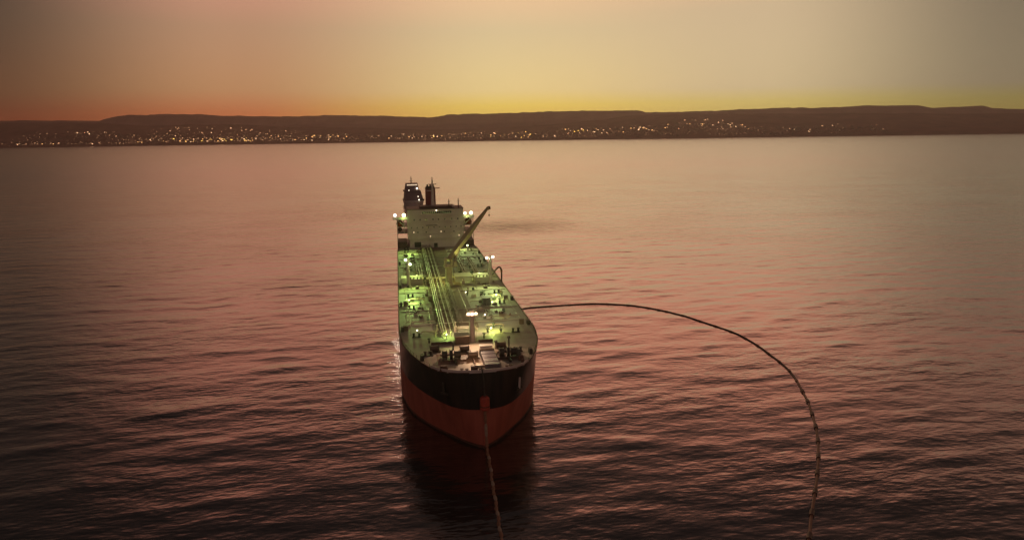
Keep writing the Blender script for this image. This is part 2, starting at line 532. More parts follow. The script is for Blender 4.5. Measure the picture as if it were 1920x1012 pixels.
M_MESA = material('mesa_rock', (0.46, 0.29, 0.23), 0.9, var=1, scale=0.003, color2=(0.34, 0.205, 0.16), spec=0.1)
terrain('coastal_hills', front_h, -14500, 14500, 60, 9300, 11900, 50, M_HILL)
terrain('mesa_hills', mesa_h, -14500, 14500, 50, 11100, 13500, 60, M_MESA)

# ------------------------------------------------------------------ the town across the bay
random.seed(5)
M_HWALL = material('house_wall', (0.25, 0.2, 0.16), 0.8, var=0.3, scale=0.05)
M_HROOF = material('house_roof', (0.12, 0.08, 0.06), 0.8, var=0.3, scale=0.05)
M_WIN = {
    'amber': material('window_amber', (0.5, 0.4, 0.2), 0.5, emit=(1.0, 0.50, 0.16), strength=3.4),
    'gold': material('window_gold', (0.5, 0.4, 0.2), 0.5, emit=(1.0, 0.60, 0.10), strength=4.4),
    'white': material('window_white', (0.5, 0.4, 0.3), 0.5, emit=(1.0, 0.58, 0.30), strength=3.4),
    'dim': material('window_dim', (0.5, 0.35, 0.2), 0.5, emit=(1.0, 0.50, 0.24), strength=1.8),
}
wall_mb = MB().box(-8, 8, 0, 10, -6, 8)
roof_mb = MB().add([(-8.6, -0.6, 7.9), (8.6, -0.6, 7.9), (8.6, 10.6, 7.9), (-8.6, 10.6, 7.9), (-8.6, 5, 11.5), (8.6, 5, 11.5)],
                   [(0, 1, 2, 3), (0, 4, 5, 1), (2, 5, 4, 3), (1, 5, 2), (0, 3, 4)])
win_mb = MB().box(-6.2, 6.2, -0.35, 0.05, 1.2, 6.4)
proto = {}
for k, m in M_WIN.items():
    e = empty('house')
    wall_mb.build('wall', M_HWALL, e)
    roof_mb.build('roof', M_HROOF, e)
    win_mb.build('lit_window', m, e)
    proto[k] = e
used = set()
# (s from, s to, fraction of the slope from, to, how many, colours, label)
CL = [
    (-6900, -5900, 0.50, 0.62, 9, 'white dim dim', 'row high on the far left slope'),
    (-6800, -5250, 0.09, 0.14, 14, 'white dim amber', 'sparse waterside row at far left'),
    (-5900, -4600, 0.36, 0.52, 7, 'white dim', 'thin scatter above the left waterside row'),
    (-5250, -4100, 0.55, 0.88, 24, 'dim dim white', 'upper tier below the left mesa step'),
    (-5200, -4080, 0.12, 0.34, 34, 'amber gold white dim', 'dense quarter low on the left slope'),
    (-4050, -3300, 0.42, 0.75, 18, 'dim dim white', 'upper tier above the golden quarter'),
    (-4050, -3450, 0.12, 0.32, 24, 'amber gold gold white', 'golden quarter by the left shore'),
    (-3400, -2450, 0.14, 0.45, 30, 'amber white dim', 'long quarter left of the tug'),
    (-2400, -1520, 0.20, 0.60, 16, 'dim white amber', 'thin quarter above the tug'),
    (-1500, -780, 0.22, 0.62, 20, 'amber gold dim white', 'small quarter right of the tug'),
    (-760, 80, 0.22, 0.70, 16, 'white amber dim', 'low quarter at mid shore'),
    (100, 1090, 0.18, 0.62, 34, 'amber gold white dim', 'busy quarter right of mid shore'),
    (1110, 2030, 0.28, 0.55, 30, 'amber white dim', 'quarter climbing right of centre'),
    (2050, 3480, 0.32, 0.60, 26, 'white amber dim', 'loose scatter on the right slope'),
    (2600, 3200, 0.68, 0.73, 8, 'dim dim', 'high road at right'),
    (3500, 5400, 0.16, 0.5, 10, 'white dim dim', 'dark slope at far right'),
]
ONES = 'zeroth first second third fourth fifth sixth seventh eighth ninth tenth eleventh twelfth thirteenth fourteenth fifteenth sixteenth seventeenth eighteenth nineteenth'.split()
TENS = {2: 'twent', 3: 'thirt'}
def ordinal(n):
    if n < 20:
        return ONES[n]
    return TENS[n // 10] + ('ieth' if n % 10 == 0 else 'y-' + ONES[n % 10])
HUE = {'amber': 'amber', 'gold': 'golden', 'white': 'pale', 'dim': 'faint'}
nh = 0
for s0, s1, u0, u1, cnt, cols, lab in CL:
    cols = cols.split()
    spots = sorted((random.uniform(s0, s1), u0 + (u1 - u0) * random.random() ** 1.25, random.choice(cols)) for i in range(cnt))
    for i, (s, u, c) in enumerate(spots):
        t = float(shore_line(np.array(s))) + 1600 * u
        z = float(front_h(np.array(s), np.array(t)))
        o = proto[c] if c not in used else copy_tree(proto[c])
        used.add(c)
        o.location = shore_pt(s, t, z + 0.5)
        o.rotation_euler = (0, 0, -YAW + random.uniform(-0.3, 0.3))
        k = random.uniform(0.6, 1.3)
        o.scale = (k * random.uniform(0.8, 1.25), k, k)
        tag(o, '%s lit house, %s from left in the %s' % (HUE[c], ordinal(i + 1), lab), 'house', 'town houses across the bay')
        nh += 1
print('houses', nh)
# the unlit mass of the town, too far and dark to count
tm = MB()
for i in range(1500):
    s = random.uniform(-7000, 5200)
    u = random.uniform(0.06, 0.55) * (1.0 if s < 3300 else 0.7)
    t = float(shore_line(np.array(s))) + 1600 * u
    z = float(front_h(np.array(s), np.array(t)))
    w = random.uniform(6, 16); h = random.choice((6, 7, 8, 9, 12, 18))
    p = shore_pt(s, t, z)
    tm.box(p[0] - w, p[0] + w, p[1], p[1] + 12, z - 8, z + h)
tm.cm = 1
for i in range(800):
    q = random.choice(CL)
    s = random.uniform(q[0] - 150, q[1] + 150)
    u = random.uniform(0.08, q[3])
    t = float(shore_line(np.array(s))) + 1600 * u
    z = float(front_h(np.array(s), np.array(t)))
    w = random.uniform(1.2, 3.6); h = random.uniform(2, 3.6)
    p = shore_pt(s, t - 14, z + 6)
    tm.box(p[0] - w, p[0] + w, p[1] - 0.5, p[1] + 0.5, p[2], p[2] + h)
town = tm.build('town', [M_HWALL, M_WIN['dim']])
town['kind'] = 'stuff'
tag(town, 'dark mass of small buildings with faint lights along the far shore', 'town')

# ------------------------------------------------------------------ the tanker
ship = empty('oil_tanker', (0, 0, 0))
tag(ship, 'moored oil tanker with black and red hull and green lit deck', 'ship')
DZ = 24.0
LOA = 274.0
DECK_HW = [(0.0, 0.0), (0.25, 4.0), (0.9, 7.6), (2.0, 10.2), (4.2, 12.9), (7.0, 14.8), (11, 16.8), (16, 18.6), (24, 21.0), (34, 23.0), (46, 24.0), (225, 24.0), (250, 23.0), (264, 20.2), (274, 17.0)]
WL_HW = [(0.6, 0.0), (1.5, 1.2), (4.0, 3.3), (8, 6.4), (13, 10.0), (20, 14.8), (30, 19.8), (42, 23.0), (54, 24.0), (215, 24.0), (240, 21.5), (260, 14.0), (270, 6.0), (274, 3.0)]
stations = [0, 0.25, 0.6, 0.95, 1.6, 2.4, 3.4, 4.6, 6, 8, 10, 12.5, 15, 18, 22, 27, 32, 38, 46, 54] + list(range(66, 216, 12)) + [225, 235, 245, 252, 258, 264, 269, 274]
zs = [-9, -3, 0, 0.9, 3, 6, 9, 12.4, 12.4, 15, 18, 21, DZ]
def hull_hw(y, z):
    f = min(max(z / DZ, 0), 1)
    f = f ** 0.85
    if y < 54:
        yw = y - 0.6 * (1 - f)
        a = interp(max(yw, 0), DECK_HW)
        bq = interp(y, WL_HW)
        return max(a * f + bq * (1 - f), 0.12)
    return interp(y, DECK_HW) * f + interp(y, WL_HW) * (1 - f)
hb = MB()
for sgn in (-1, 1):
    for zi in range(len(zs) - 1):
        if zs[zi] == zs[zi + 1]:
            continue
        hb.cm = 2 if zs[zi + 1] <= 0.91 else 1 if zs[zi + 1] <= 12.41 else 0
        vs = []; fs = []
        for yi, y in enumerate(stations):
            for z in (zs[zi], zs[zi + 1]):
                yy = y + 0.8 * (1 - min(max(z / DZ, 0), 1)) * max(0, 1 - y / 6)
                vs.append((sgn * hull_hw(y, z), yy, z))
        for yi in range(len(stations) - 1):
            fs.append((yi * 2, yi * 2 + 2, yi * 2 + 3, yi * 2 + 1))
        hb.add(vs, fs)
for zi in range(len(zs) - 1):               # stem strip and transom
    if zs[zi] == zs[zi + 1]:
        continue
    hb.cm = 2 if zs[zi + 1] <= 0.91 else 1 if zs[zi + 1] <= 12.41 else 0
    for y in (0, LOA):
        a, c = zs[zi], zs[zi + 1]
        ya = y + (0.8 * (1 - min(max(a / DZ, 0), 1)) if y == 0 else 0); yc = y + (0.8 * (1 - min(max(c / DZ, 0), 1)) if y == 0 else 0)
        hb.add([(-hull_hw(y, a), ya, a), (hull_hw(y, a), ya, a), (hull_hw(y, c), yc, c), (-hull_hw(y, c), yc, c)], [(0, 1, 2, 3)])
hull = hb.build('hull', [M_BLACK, M_RED, M_WEED], ship, smooth=True)
# hull's pale sheer strake line
for sgn in (-1, 1):
    pts = [(sgn * (interp(y, DECK_HW) - 0.05), y, DZ + 0.12) for y in stations if y >= 0.25]
    MB().tube(pts, 0.16, 6).build('gunwale', M_RUST, ship)
# main deck
db = MB()
dv = []; df = []
for y in stations:
    w = max(interp(y, DECK_HW) - 0.04, 0.05)
    dv += [(-w, y, DZ), (w, y, DZ)]
for i in range(len(stations) - 1):
    df.append((2 * i, 2 * i + 1, 2 * i + 3, 2 * i + 2))
db.add(dv, df)
deck = db.build('deck', M_DECK, ship)
MB().box(-10.6, 4.6, 48, 232, DZ - 0.02, DZ + 0.03).build('brown_deck_strip', M_CORR, deck)  # darker red-brown strip of deck along the long pipes
MB().box(-12.5, 12.5, 9.5, 20.0, DZ - 0.02, DZ + 0.02).build('winch_bed', M_CORR, deck)
# transverse deck seams and stiffener coamings
for i, y in enumerate((56, 76, 108, 146, 170, 194, 214)):
    MB().box(-23.2, 23.2, y, y + 0.35, DZ, DZ + 0.28).build('deck_coaming', M_DECK, deck)
# bulwark round the bow
bwp = [(interp(y, DECK_HW), y) for y in (0.0, 0.12, 0.25, 0.5, 0.9, 1.4, 2.0, 3.0, 4.2, 5.5, 7.0)]
for sgn in (-1, 1):
    mb = MB()
    for (a, y0), (c, y1) in zip(bwp[:-1], bwp[1:]):
        n = Vector((y0 - y1, (c - a), 0)).normalized() * 0.14
        P = [(sgn * a, y0), (sgn * c, y1), (sgn * (c + n.x), y1 + n.y), (sgn * (a + n.x), y0 + n.y)]
        mb.add([(p[0], p[1], DZ - 0.05) for p in P] + [(p[0], p[1], DZ + 1.0) for p in P],
               [(0, 1, 5, 4), (1, 2, 6, 5), (2, 3, 7, 6), (3, 0, 4, 7), (4, 5, 6, 7)])
    mb.build('bulwark', M_WHITE, ship)
# side railings: stanchions and two wires
for sgn in (-1, 1):
    mb = MB()
    ys = np.arange(8, 228, 3.0)
    for y in ys:
        x = sgn * (interp(y, DECK_HW) - 0.25)
        mb.box(x - 0.05, x + 0.05, y - 0.05, y + 0.05, DZ, DZ + 1.1)
    for hz in (0.55, 1.1):
        mb.tube([(sgn * (interp(y, DECK_HW) - 0.25), y, DZ + hz) for y in ys], 0.04, 4)
    mb.build('railing', M_RUST, ship)

# twin bollards
def twin_bollard(x, y):
    e = MB().box(-1.5, 1.5, -0.55, 0.55, 0, 0.22).build('twin_bollard', M_DARK, ship, loc=(x, y, DZ + 0.005))
    for dx in (-0.92, 0.92):
        MB().tube([(dx, 0, 0.2), (dx, 0, 1.25), (dx, 0, 1.26), (dx, 0, 1.5)], [0.38, 0.36, 0.5, 0.5], 10).build('post', M_DARK, e)
    return e
tb = twin_bollard(-18.8, 101.5)
for x, y in ((-18.8, 80.7), (-18.0, 40.5), (-15.0, 19.1), (17.8, 81.7), (16.4, 39.8), (13.4, 18.1), (-18.8, 216), (-18.7, 227), (18.4, 228), (18.3, 215), (18.4, 101.5), (-18.8, 164), (18.4, 164)):
    copy_tree(tb, ship, (x, y, DZ + 0.005))
# mooring chocks at the deck edge
def chock(x, y, s):
    m = MB().box(-0.55, 0.55, -1.1, 1.1, 0, 0.3).box(-0.55, 0.55, -1.1, -0.55, 0.3, 1.35).box(-0.55, 0.55, 0.55, 1.1, 0.3, 1.35).box(-0.45, 0.45, -1.1, 1.1, 1.35, 1.7)
    return m.build('mooring_chock', M_DARK, ship, loc=(x, y, DZ + 0.005))
ck = chock(-22.9, 86.2, 1)
for x, y in ((-22.7, 48.9), (22.6, 48.8), (22.9, 87.5), (-22.9, 120), (-22.9, 180), (22.9, 180), (22.9, 205), (-17.0, 15.5), (17.0, 15.5)):
    o = ck.copy(); COL.objects.link(o); o.location = (x, y, DZ + 0.005); o.parent = ship
# big dark deck lockers by the chocks
for x, y in ((-21.2, 86.6), (-21.4, 49.5), (20.4, 88.5), (20.2, 49.8)):
    MB().box(-0.8, 0.8, -0.6, 0.6, 0, 1.7).box(-0.9, 0.9, -0.7, 0.7, 1.7, 1.85).build('deck_locker', M_GEAR, ship, loc=(x, y, DZ + 0.005))

# ---- long cargo pipes
def cargo_pipe(x, y0, y1, z, r, drop=True, bend=0):
    pts = [(x, y0, DZ + 0.2), (x, y0 + 0.1, DZ + z - 0.3), (x, y0 + 0.5, DZ + z)] if drop else [(x, y0, DZ + z)]
    pts += [(x + bend * 0, y, DZ + z) for y in np.linspace(y0 + 2, y1, 8)]
    return MB().tube(pts, r, 8).build('cargo_pipe', M_PIPE, ship, smooth=True)
for x, y0, y1, z, r in ((-9.5, 40, 232, 1.7, 0.17), (-8.7, 38, 233, 1.7, 0.22), (-7.9, 39, 232, 1.7, 0.22), (-6.3, 38.5, 233, 1.8, 0.2), (-4.7, 44, 232, 1.9, 0.22), (-4.1, 46, 233, 1.7, 0.15)):
    cargo_pipe(x, y0, y1, z, r)
for x, y0, y1, z, r in ((8.0, 138, 206, 1.6, 0.3), (9.1, 138, 203, 1.6, 0.3), (10.1, 138, 196, 1.6, 0.22), (13.3, 136, 182, 1.6, 0.3), (14.5, 136, 186, 1.6, 0.3), (15.4, 136, 176, 1.6, 0.2),
                        (-14.6, 134, 170, 1.6, 0.26), (-13.4, 134, 176, 1.6, 0.26), (-12.2, 134, 172, 1.6, 0.26), (-19.9, 52, 78, 1.2, 0.14), (2.2, 52, 110, 1.2, 0.2)):
    cargo_pipe(x, y0, y1, z, r)
sup = MB().box(-10.2, -9.9, -0.2, 0.2, 0, 1.45).box(-3.8, -3.5, -0.2, 0.2, 0, 1.45).box(-10.2, -3.5, -0.2, 0.2, 1.22, 1.45).build('pipe_support', M_GEAR, ship, loc=(0, 50, DZ))
for y in range(60, 232, 10):
    o = sup.copy(); COL.objects.link(o); o.parent = ship; o.location = (0, y, DZ)
for x0, x1, ya, yb in ((7.2, 10.8, 142, 204), (12.6, 16.1, 140, 182), (-15.3, -11.5, 140, 172)):
    s2 = MB().box(x0, x0 + 0.25, -0.15, 0.15, 0, 1.3).box(x1 - 0.25, x1, -0.15, 0.15, 0, 1.3).box(x0, x1, -0.15, 0.15, 1.1, 1.3)
    o0 = s2.build('pipe_support', M_GEAR, ship, loc=(0, ya, DZ))
    for y in range(ya + 10, yb, 10):
        o = o0.copy(); COL.objects.link(o); o.parent = ship; o.location = (0, y, DZ)
# transverse header pipes near the fore end and on the two lit bars
def cross_pipe(x0, x1, y, z, r, mat=None):
    return MB().tube([(x0, y, DZ + 0.2), (x0 + 0.1, y, DZ + z - 0.2), (x0 + 0.5, y, DZ + z), (x1 - 0.5, y, DZ + z), (x1 - 0.1, y, DZ + z - 0.2), (x1, y, DZ + 0.2)], r, 8).build('crossover_pipe', mat or M_PIPE, ship, smooth=True)
cross_pipe(-19.3, -13.2, 92.5, 1.3, 0.32)
cross_pipe(11.8, 18.8, 91.8, 1.3, 0.32)
cross_pipe(-16.4, -9.6, 43.2, 1.0, 0.22)
cross_pipe(-3.6, 3.2, 43.6, 1.4, 0.26)
cross_pipe(-3.6, 3.0, 45.6, 1.4, 0.2)
cross_pipe(6.8, 13.2, 47.0, 1.2, 0.22)
for y in (58, 70, 84, 113, 150, 162, 178, 190, 201, 212):
    cross_pipe(-21.4, -10.6, y, 0.7, 0.12)
    cross_pipe(5.2, 21.2, y + 2, 0.7, 0.12)
for x in (-20.9, 20.7, -12.4, 11.2):
    cargo_pipe(x, 54, 224, 0.55, 0.11)
# the raised catwalk beside the pipes
cw = MB().box(-2.9, -1.5, 48, 116, DZ + 2.5, DZ + 2.6)
for y in range(50, 117, 6):
    cw.box(-2.85, -2.7, y, y + 0.15, DZ, DZ + 3.6).box(-1.7, -1.55, y, y + 0.15, DZ, DZ + 3.6)
for x in (-2.78, -1.62):
    cw.tube([(x, 48, DZ + 3.6), (x, 116, DZ + 3.6)], 0.06, 5)
cw.build('catwalk', M_GEAR, ship)
# valves standing on the pipe ends
for x, y, h in ((-10.8, 43.5, 3.0), (-4.2, 45.4, 3.2), (6.6, 41, 2.4), (9.6, 47, 2.8), (11.2, 40.2, 2.2), (-11.6, 39.5, 2.2), (-13.5, 95, 2.2), (12.3, 95, 2.6), (17.4, 86, 2.2), (11.0, 80.5, 2.4), (-15, 86, 1.8), (-13.2, 60, 1.6), (5.4, 100, 2.0), (-2.4, 84, 2.0)):
    m = MB().tube([(0, 0, 0), (0, 0, h * 0.6)], 0.28, 8).tube([(0, 0, h * 0.45), (0, 0, h * 0.6)], 0.55, 10).tube([(0, 0, h * 0.6), (0, 0, h)], 0.12, 6).tube([(0, 0, h), (0, 0, h + 0.12)], 0.5, 10)
    m.build('valve', M_GREENGREY if x > 5 or x < -12 else M_PIPE, ship, loc=(x, y, DZ + 0.01))
# tank hatches, vent posts
for i, y in enumerate((66, 98, 118, 156, 188, 208)):
    for x in (-15.5, 15.0):
        h = MB().tube([(0, 0, 0), (0, 0, 0.8), (0, 0, 0.81), (0, 0, 1.0)], [0.8, 0.8, 0.95, 0.95], 12).build('tank_hatch', M_DECK if i % 2 else M_GEAR, ship, loc=(x, y, DZ + 0.005))
    for x in (-11.6, 6.0):
        MB().tube([(0, 0, 0), (0, 0, 2.4), (0, 0, 2.41), (0, 0, 3.0)], [0.16, 0.16, 0.4, 0.3], 8).build('vent_post', M_PIPE, ship, loc=(x, y + 4, DZ + 0.005))
random.seed(31)
for i in range(120):
    x = random.choice((-1, 1)) * random.uniform(6, 21); y = random.uniform(52, 225)
    if -11 < x < -3:
        continue
    w = random.uniform(0.3, 0.9); h = random.uniform(0.4, 1.3)
    MB().box(-w, w, -w * 0.7, w * 0.7, 0, h).tube([(w * 0.3, 0, h), (w * 0.3, 0, h + 0.5)], 0.1, 6).build('deck_fitting', random.choice((M_GEAR, M_GREENGREY, M_PIPE, M_DARK, M_DECK)), ship, loc=(x, y, DZ + 0.005))

# ---- manifold amidships
for x0, x1, y0, y1, h in ((-19.0, -12.6, 126.4, 131.5, 2.6), (11.4, 18.0, 124.2, 130.5, 2.6)):
    e = MB().box(x0, x1, y0, y1, DZ, DZ + h).build('manifold_platform', M_DECK, ship)
    MB().box(x0 - 0.15, x1 + 0.15, y1 - 0.6, y1 + 0.2, DZ + h, DZ + h + 0.7).build('drip_tray', M_WHITE, e)
    for k in range(4):
        xx = x0 + 0.8 + k * (x1 - x0 - 1.6) / 3
        MB().tube([(xx, y0 + 0.6, DZ + h), (xx, y0 + 0.6, DZ + h + 0.9)], 0.3, 8).build('flange', M_GEAR, e)
for y in (133.2, 135.0):
    MB().tube([(-22.3, y, DZ + 1.1), (22.3, y, DZ + 1.1)], 0.36, 8).build('manifold_pipe', M_PIPE, ship, smooth=True)
MB().box(2.6, 10.4, 128, 137, DZ, DZ + 2.4).box(2.4, 10.6, 127.8, 137.2, DZ + 2.4, DZ + 2.6).build('pump_house', M_DECK, ship)
MB().box(5.2, 6.6, 121.5, 124.0, DZ, DZ + 2.0, 0.2).build('control_stand', M_PIPE, ship)
MB().box(-22.4, -20.0, 131, 137, DZ, DZ + 2.4).build('hose_locker', M_WHITE, ship)
MB().box(-12.0, -10.9, 128.5, 131.5, DZ, DZ + 3.0).build('pipe_stand', M_GREENGREY, ship)
# dark deck house and other boxes forward
e = MB().box(9.8, 13.2, 80.5, 84.5, DZ, DZ + 2.9, 0.25).build('deck_house', M_GREENGREY, ship)
MB().box(9.5, 13.5, 80.2, 84.8, DZ + 2.9, DZ + 3.1).build('roof', M_DECK, e)
MB().box(-11.6, -10.0, 92.0, 95.5, DZ, DZ + 2.2).build('deck_house', M_GEAR, ship)
m = MB()
for i in range(5):
    m.box(7.6 + i * 0.3, 8.9 + i * 0.3, 62.6 - i * 0.75, 63.0 - i * 0.75, DZ + 0.02, DZ + 0.5)
m.build('gangway_steps', M_WHITE, ship)
# painted winching circle, a thin raised plate ring
cv = [(14.4 + 3.6 * math.cos(2 * math.pi * k / 40), 61.7 + 3.6 * math.sin(2 * math.pi * k / 40)) for k in range(40)]
MB().add([(x, y, DZ + 0.06) for x, y in cv] + [(x, y, DZ - 0.01) for x, y in cv], [tuple(range(40))] + [(k, (k + 1) % 40, 40 + (k + 1) % 40, 40 + k) for k in range(40)]).build('winching_circle', M_CIRCLE, deck)

# ---- light posts
def light_post(x, y, top, arm, heads, mat=M_WHITE, rad=0.8, lampmat=M_LAMPG, hr=0.62):
    e = MB().tube([(0, 0, 0), (0, 0, 0.4), (0, 0, top)], [rad * 1.7, rad, rad * 0.8], 12).build('light_post', mat, ship, smooth=True, loc=(x, y, DZ))
    MB().tube([(-arm, 0, top - 0.5), (arm, 0, top - 0.5)], 0.14, 6).build('cross_arm', mat, e)
    MB().tube([(-0.35, -rad - 0.25, 0.3), (-0.35, -rad - 0.25, top - 1)], 0.05, 4).tube([(0.35, -rad - 0.25, 0.3), (0.35, -rad - 0.25, top - 1)], 0.05, 4).build('ladder', M_GEAR, e)
    MB().tube([(0, 0, top), (0, 0, top + 1.6)], 0.07, 5).build('aerial', M_RUST, e)
    for hx, hz in heads:
        MB().ball((hx, -0.55, hz), hr, 10, 6, (1, 0.8, 0.9)).build('lamp_head', lampmat, e, smooth=True)
    return e
light_post(-19.2, 124.4, 12.6, 1.6, ((-0.9, 12.3), (1.1, 10.2)))
light_post(18.2, 119.4, 13.2, 1.8, ((-1.6, 12.6), (1.2, 12.9)), lampmat=M_LAMPW)
# foremast: stout trunk, platform and a cluster of peach floods
fm = MB().tube([(0, 0, 0), (0, 0, 2.0), (0, 0, 10.6)], [1.25, 1.0, 0.85], 14).build('foremast', M_WHITE, ship, smooth=True, loc=(0.3, 32, DZ))
MB().box(-2.0, 2.0, -1.3, 1.3, 9.0, 9.15).build('platform', M_WHITE, fm)
for hx, hz in ((-1.25, 9.75), (0.0, 9.6), (1.25, 9.8)):
    MB().ball((hx, -1.25, hz), 0.55, 10, 6, (1.1, 0.8, 0.75)).build('lamp_head', M_LAMPP, fm, smooth=True)
for hx in (-1.6, 1.6):
    MB().tube([(hx, 0.6, 9.1), (hx, 0.6, 11.0)], 0.1, 6).build('rail_post', M_PIPE, fm)
MB().tube([(-1.6, 0.6, 11.0), (1.6, 0.6, 11.0)], 0.1, 6).build('rail', M_PIPE, fm)
for k in (0.75, 1.25):
    MB().tube([(k, -1.35, 0.2), (k, -1.2, 9)], 0.07, 5).build('ladder', M_PIPE, fm)

# ---- hose handling crane amidships
cr_ = empty('crane', (-0.6, 121.8, DZ), ship)
MB().tube([(0, 0, 0), (0, 0, 1.0), (0, 0, 8.6)], [2.3, 1.75, 1.6], 16).build('pedestal', M_CRANE, cr_, smooth=True)
MB().box(-2.3, 2.3, -2.2, 2.4, 8.6, 9.3).box(-2.0, -1.1, -1.4, 1.8, 9.3, 12.6).box(0.9, 1.8, -1.4, 1.8, 9.3, 12.6).build('turntable', M_CRANE, cr_)
MB().box(2.0, 3.8, -1.2, 1.0, 8.9, 11.1, 0.15).build('operator_cab', M_CRANE, cr_)
tip = Vector((21.6 + 0.6, 150 - 121.8, 56.3 - DZ))
piv = Vector((-0.2, 0.8, 11.6))
jm = MB()
mid = piv.lerp(tip, 0.45)
jm.bar(piv, mid, (1.7, 2.6), (1.5, 2.2))
jm.bar(mid, tip, (2.6, 0.9), (2.2, 0.9))
jm.build('jib', M_CRANE, cr_)
MB().bar(tip - Vector((0.4, 0, 0.5)), tip + Vector((1.0, 0.8, -0.1)), 1.1, 1.5).build('jib_head', M_RUST, cr_)
MB().bar((1.4, -0.9, 9.4), piv.lerp(tip, 0.28) + Vector((0.5, 0, -0.8)), 0.55, 0.55).build('luffing_ram', M_PIPE, cr_)
MB().tube([tip + Vector((0.5, 0.3, -0.4)), tip + Vector((0.5, 0.3, -3.4))], 0.06, 5).tube([tip + Vector((0.5, 0.3, -3.4)), tip + Vector((0.5, 0.3, -4.4))], [0.35, 0.25], 6).build('hook', M_DARK, cr_)

# ---- forecastle gear
def windlass(x, y, flip, mat):
    e = MB().box(-4.0, 4.0, -1.6, 1.6, 0, 0.5).build('windlass', mat, ship, loc=(x, y, DZ + 0.03))
    for dx, r_, w in ((-2.6, 1.25, 1.2), (-0.6, 1.45, 0.5), (1.3, 1.1, 1.6)):
        MB().tube([(dx - w / 2, 0, 1.7), (dx + w / 2, 0, 1.7)], r_, 14).tube([(dx - w / 2 - 0.15, 0, 1.7), (dx - w / 2, 0, 1.7)], r_ * 1.22, 14).tube([(dx + w / 2, 0, 1.7), (dx + w / 2 + 0.15, 0, 1.7)], r_ * 1.22, 14).build('drum', M_DARK, e, smooth=True)
    MB().tube([(-3.9, 0, 1.7), (3.9, 0, 1.7)], 0.28, 8).build('shaft', M_GEAR, e)
    MB().box(2.6 * flip - 0.7, 2.6 * flip + 0.7, -1.2, 1.4, 0.5, 2.6, 0.15).build('gear_case', M_GREENGREY, e)
    MB().box(-0.35 - 0.6 * flip, 0.35 - 0.6 * flip, -5.2, -1.6, 0, 0.7).build('chain_stopper', M_DARK, e)
    return e
windlass(-7.6, 13.4, -1, M_GEAR)
windlass(10.0, 13.0, 1, M_GEAR)
mw = MB().box(-2.0, 2.0, -0.9, 0.9, 0, 0.4).tube([(-1.3, 0, 1.15), (1.3, 0, 1.15)], 0.85, 12).tube([(-1.5, 0, 1.15), (-1.3, 0, 1.15)], 1.15, 12).tube([(1.3, 0, 1.15), (1.5, 0, 1.15)], 1.15, 12)
for x, y in ((-3.4, 20.8), (-12.8, 22.5), (8.6, 22.5), (-1.4, 14.2)):
    mw.build('mooring_winch', M_GEAR, ship, smooth=True, loc=(x, y, DZ + 0.03))
# slate blue cover over the bow loading hatch
bc = MB().box(1.0, 5.6, 3.4, 17.2, DZ, DZ + 1.3, 0.12).build('bow_hatch_cover', M_BLUE, ship)
MB().box(0.9, 5.7, 17.2, 17.6, DZ, DZ + 1.9).build('coaming', M_PIPE, bc)
for k in range(3):
    MB().box(1.2, 5.4, 6.2 + k * 3.6, 6.4 + k * 3.6, DZ + 1.3, DZ + 1.38).build('rib', M_BLUE, bc)
MB().box(1.4, 5.2, 18.6, 20.0, DZ, DZ + 2.2).box(1.2, 5.4, 18.4, 20.2, DZ + 2.2, DZ + 2.35).build('vent_housing', M_WHITE, ship)
# bow chain stopper and rollers in the middle
st = MB().box(-3.2, -1.2, 1.0, 3.4, DZ, DZ + 1.4).box(-0.9, 0.6, 1.0, 3.0, DZ, DZ + 1.0).build('bow_stopper', M_RUST, ship)
MB().tube([(-3.3, 0.8, DZ + 1.7), (0.7, 0.8, DZ + 1.7)], 0.42, 10).build('bow_roller', M_PIPE, st, smooth=True)
for k in range(7):
    MB().tube([(-1.6 + 0.2 * (k % 2), 4.0 + k * 1.25, DZ + 0.35), (-1.4 - 0.2 * (k % 2), 5.2 + k * 1.25, DZ + 0.35)], 0.3, 6).build('chain_link', M_RUST, st)
for x, y in ((-11.2, 4.6), (-6.0, 1.7), (-4.6, 1.3), (7.4, 2.1), (8.6, 2.4), (12.9, 7.0)):
    MB().tube([(0, 0, 0), (0, 0, 0.9)], 0.42, 9).tube([(0, 0, 0.9), (0, 0, 1.1)], 0.55, 9).build('roller_fairlead', M_RUST, ship, loc=(x, y, DZ + 0.01))
MB().box(-12.4, -9.8, 3.2, 5.6, DZ, DZ + 1.5, 0.4).build('panama_chock', M_RUST, ship)
MB().box(12.0, 13.8, 8.6, 10.2, DZ, DZ + 1.4, 0.3).build('panama_chock', M_RUST, ship)
# mast house and break of the forecastle
mh = MB().box(-5.6, -0.9, 29.0, 33.5, DZ, DZ + 2.6).build('mast_house', M_GEAR, ship)
MB().box(-5.8, -0.8, 28.8, 33.7, DZ + 2.6, DZ + 2.8).build('roof', M_DECK, mh)
MB().box(-13.5, -5.6, 30.2, 30.5, DZ, DZ + 0.9).build('breakwater', M_GEAR, ship)
MB().box(2.2, 7.0, 30.2, 30.5, DZ, DZ + 0.9).build('breakwater', M_GEAR, ship)
for x, y, h in ((-6.8, 23.5, 2.8), (7.0, 22.6, 2.6), (11.4, 24.0, 3.4), (-14, 33, 1.6), (4.6, 34.5, 2.0)):
    MB().tube([(0, 0, 0), (0, 0, h * 0.8), (0, 0, h * 0.81), (0, 0, h)], [0.3, 0.28, 0.62, 0.5], 9).build('mushroom_vent', M_GREENGREY, ship, loc=(x, y, DZ + 0.01))
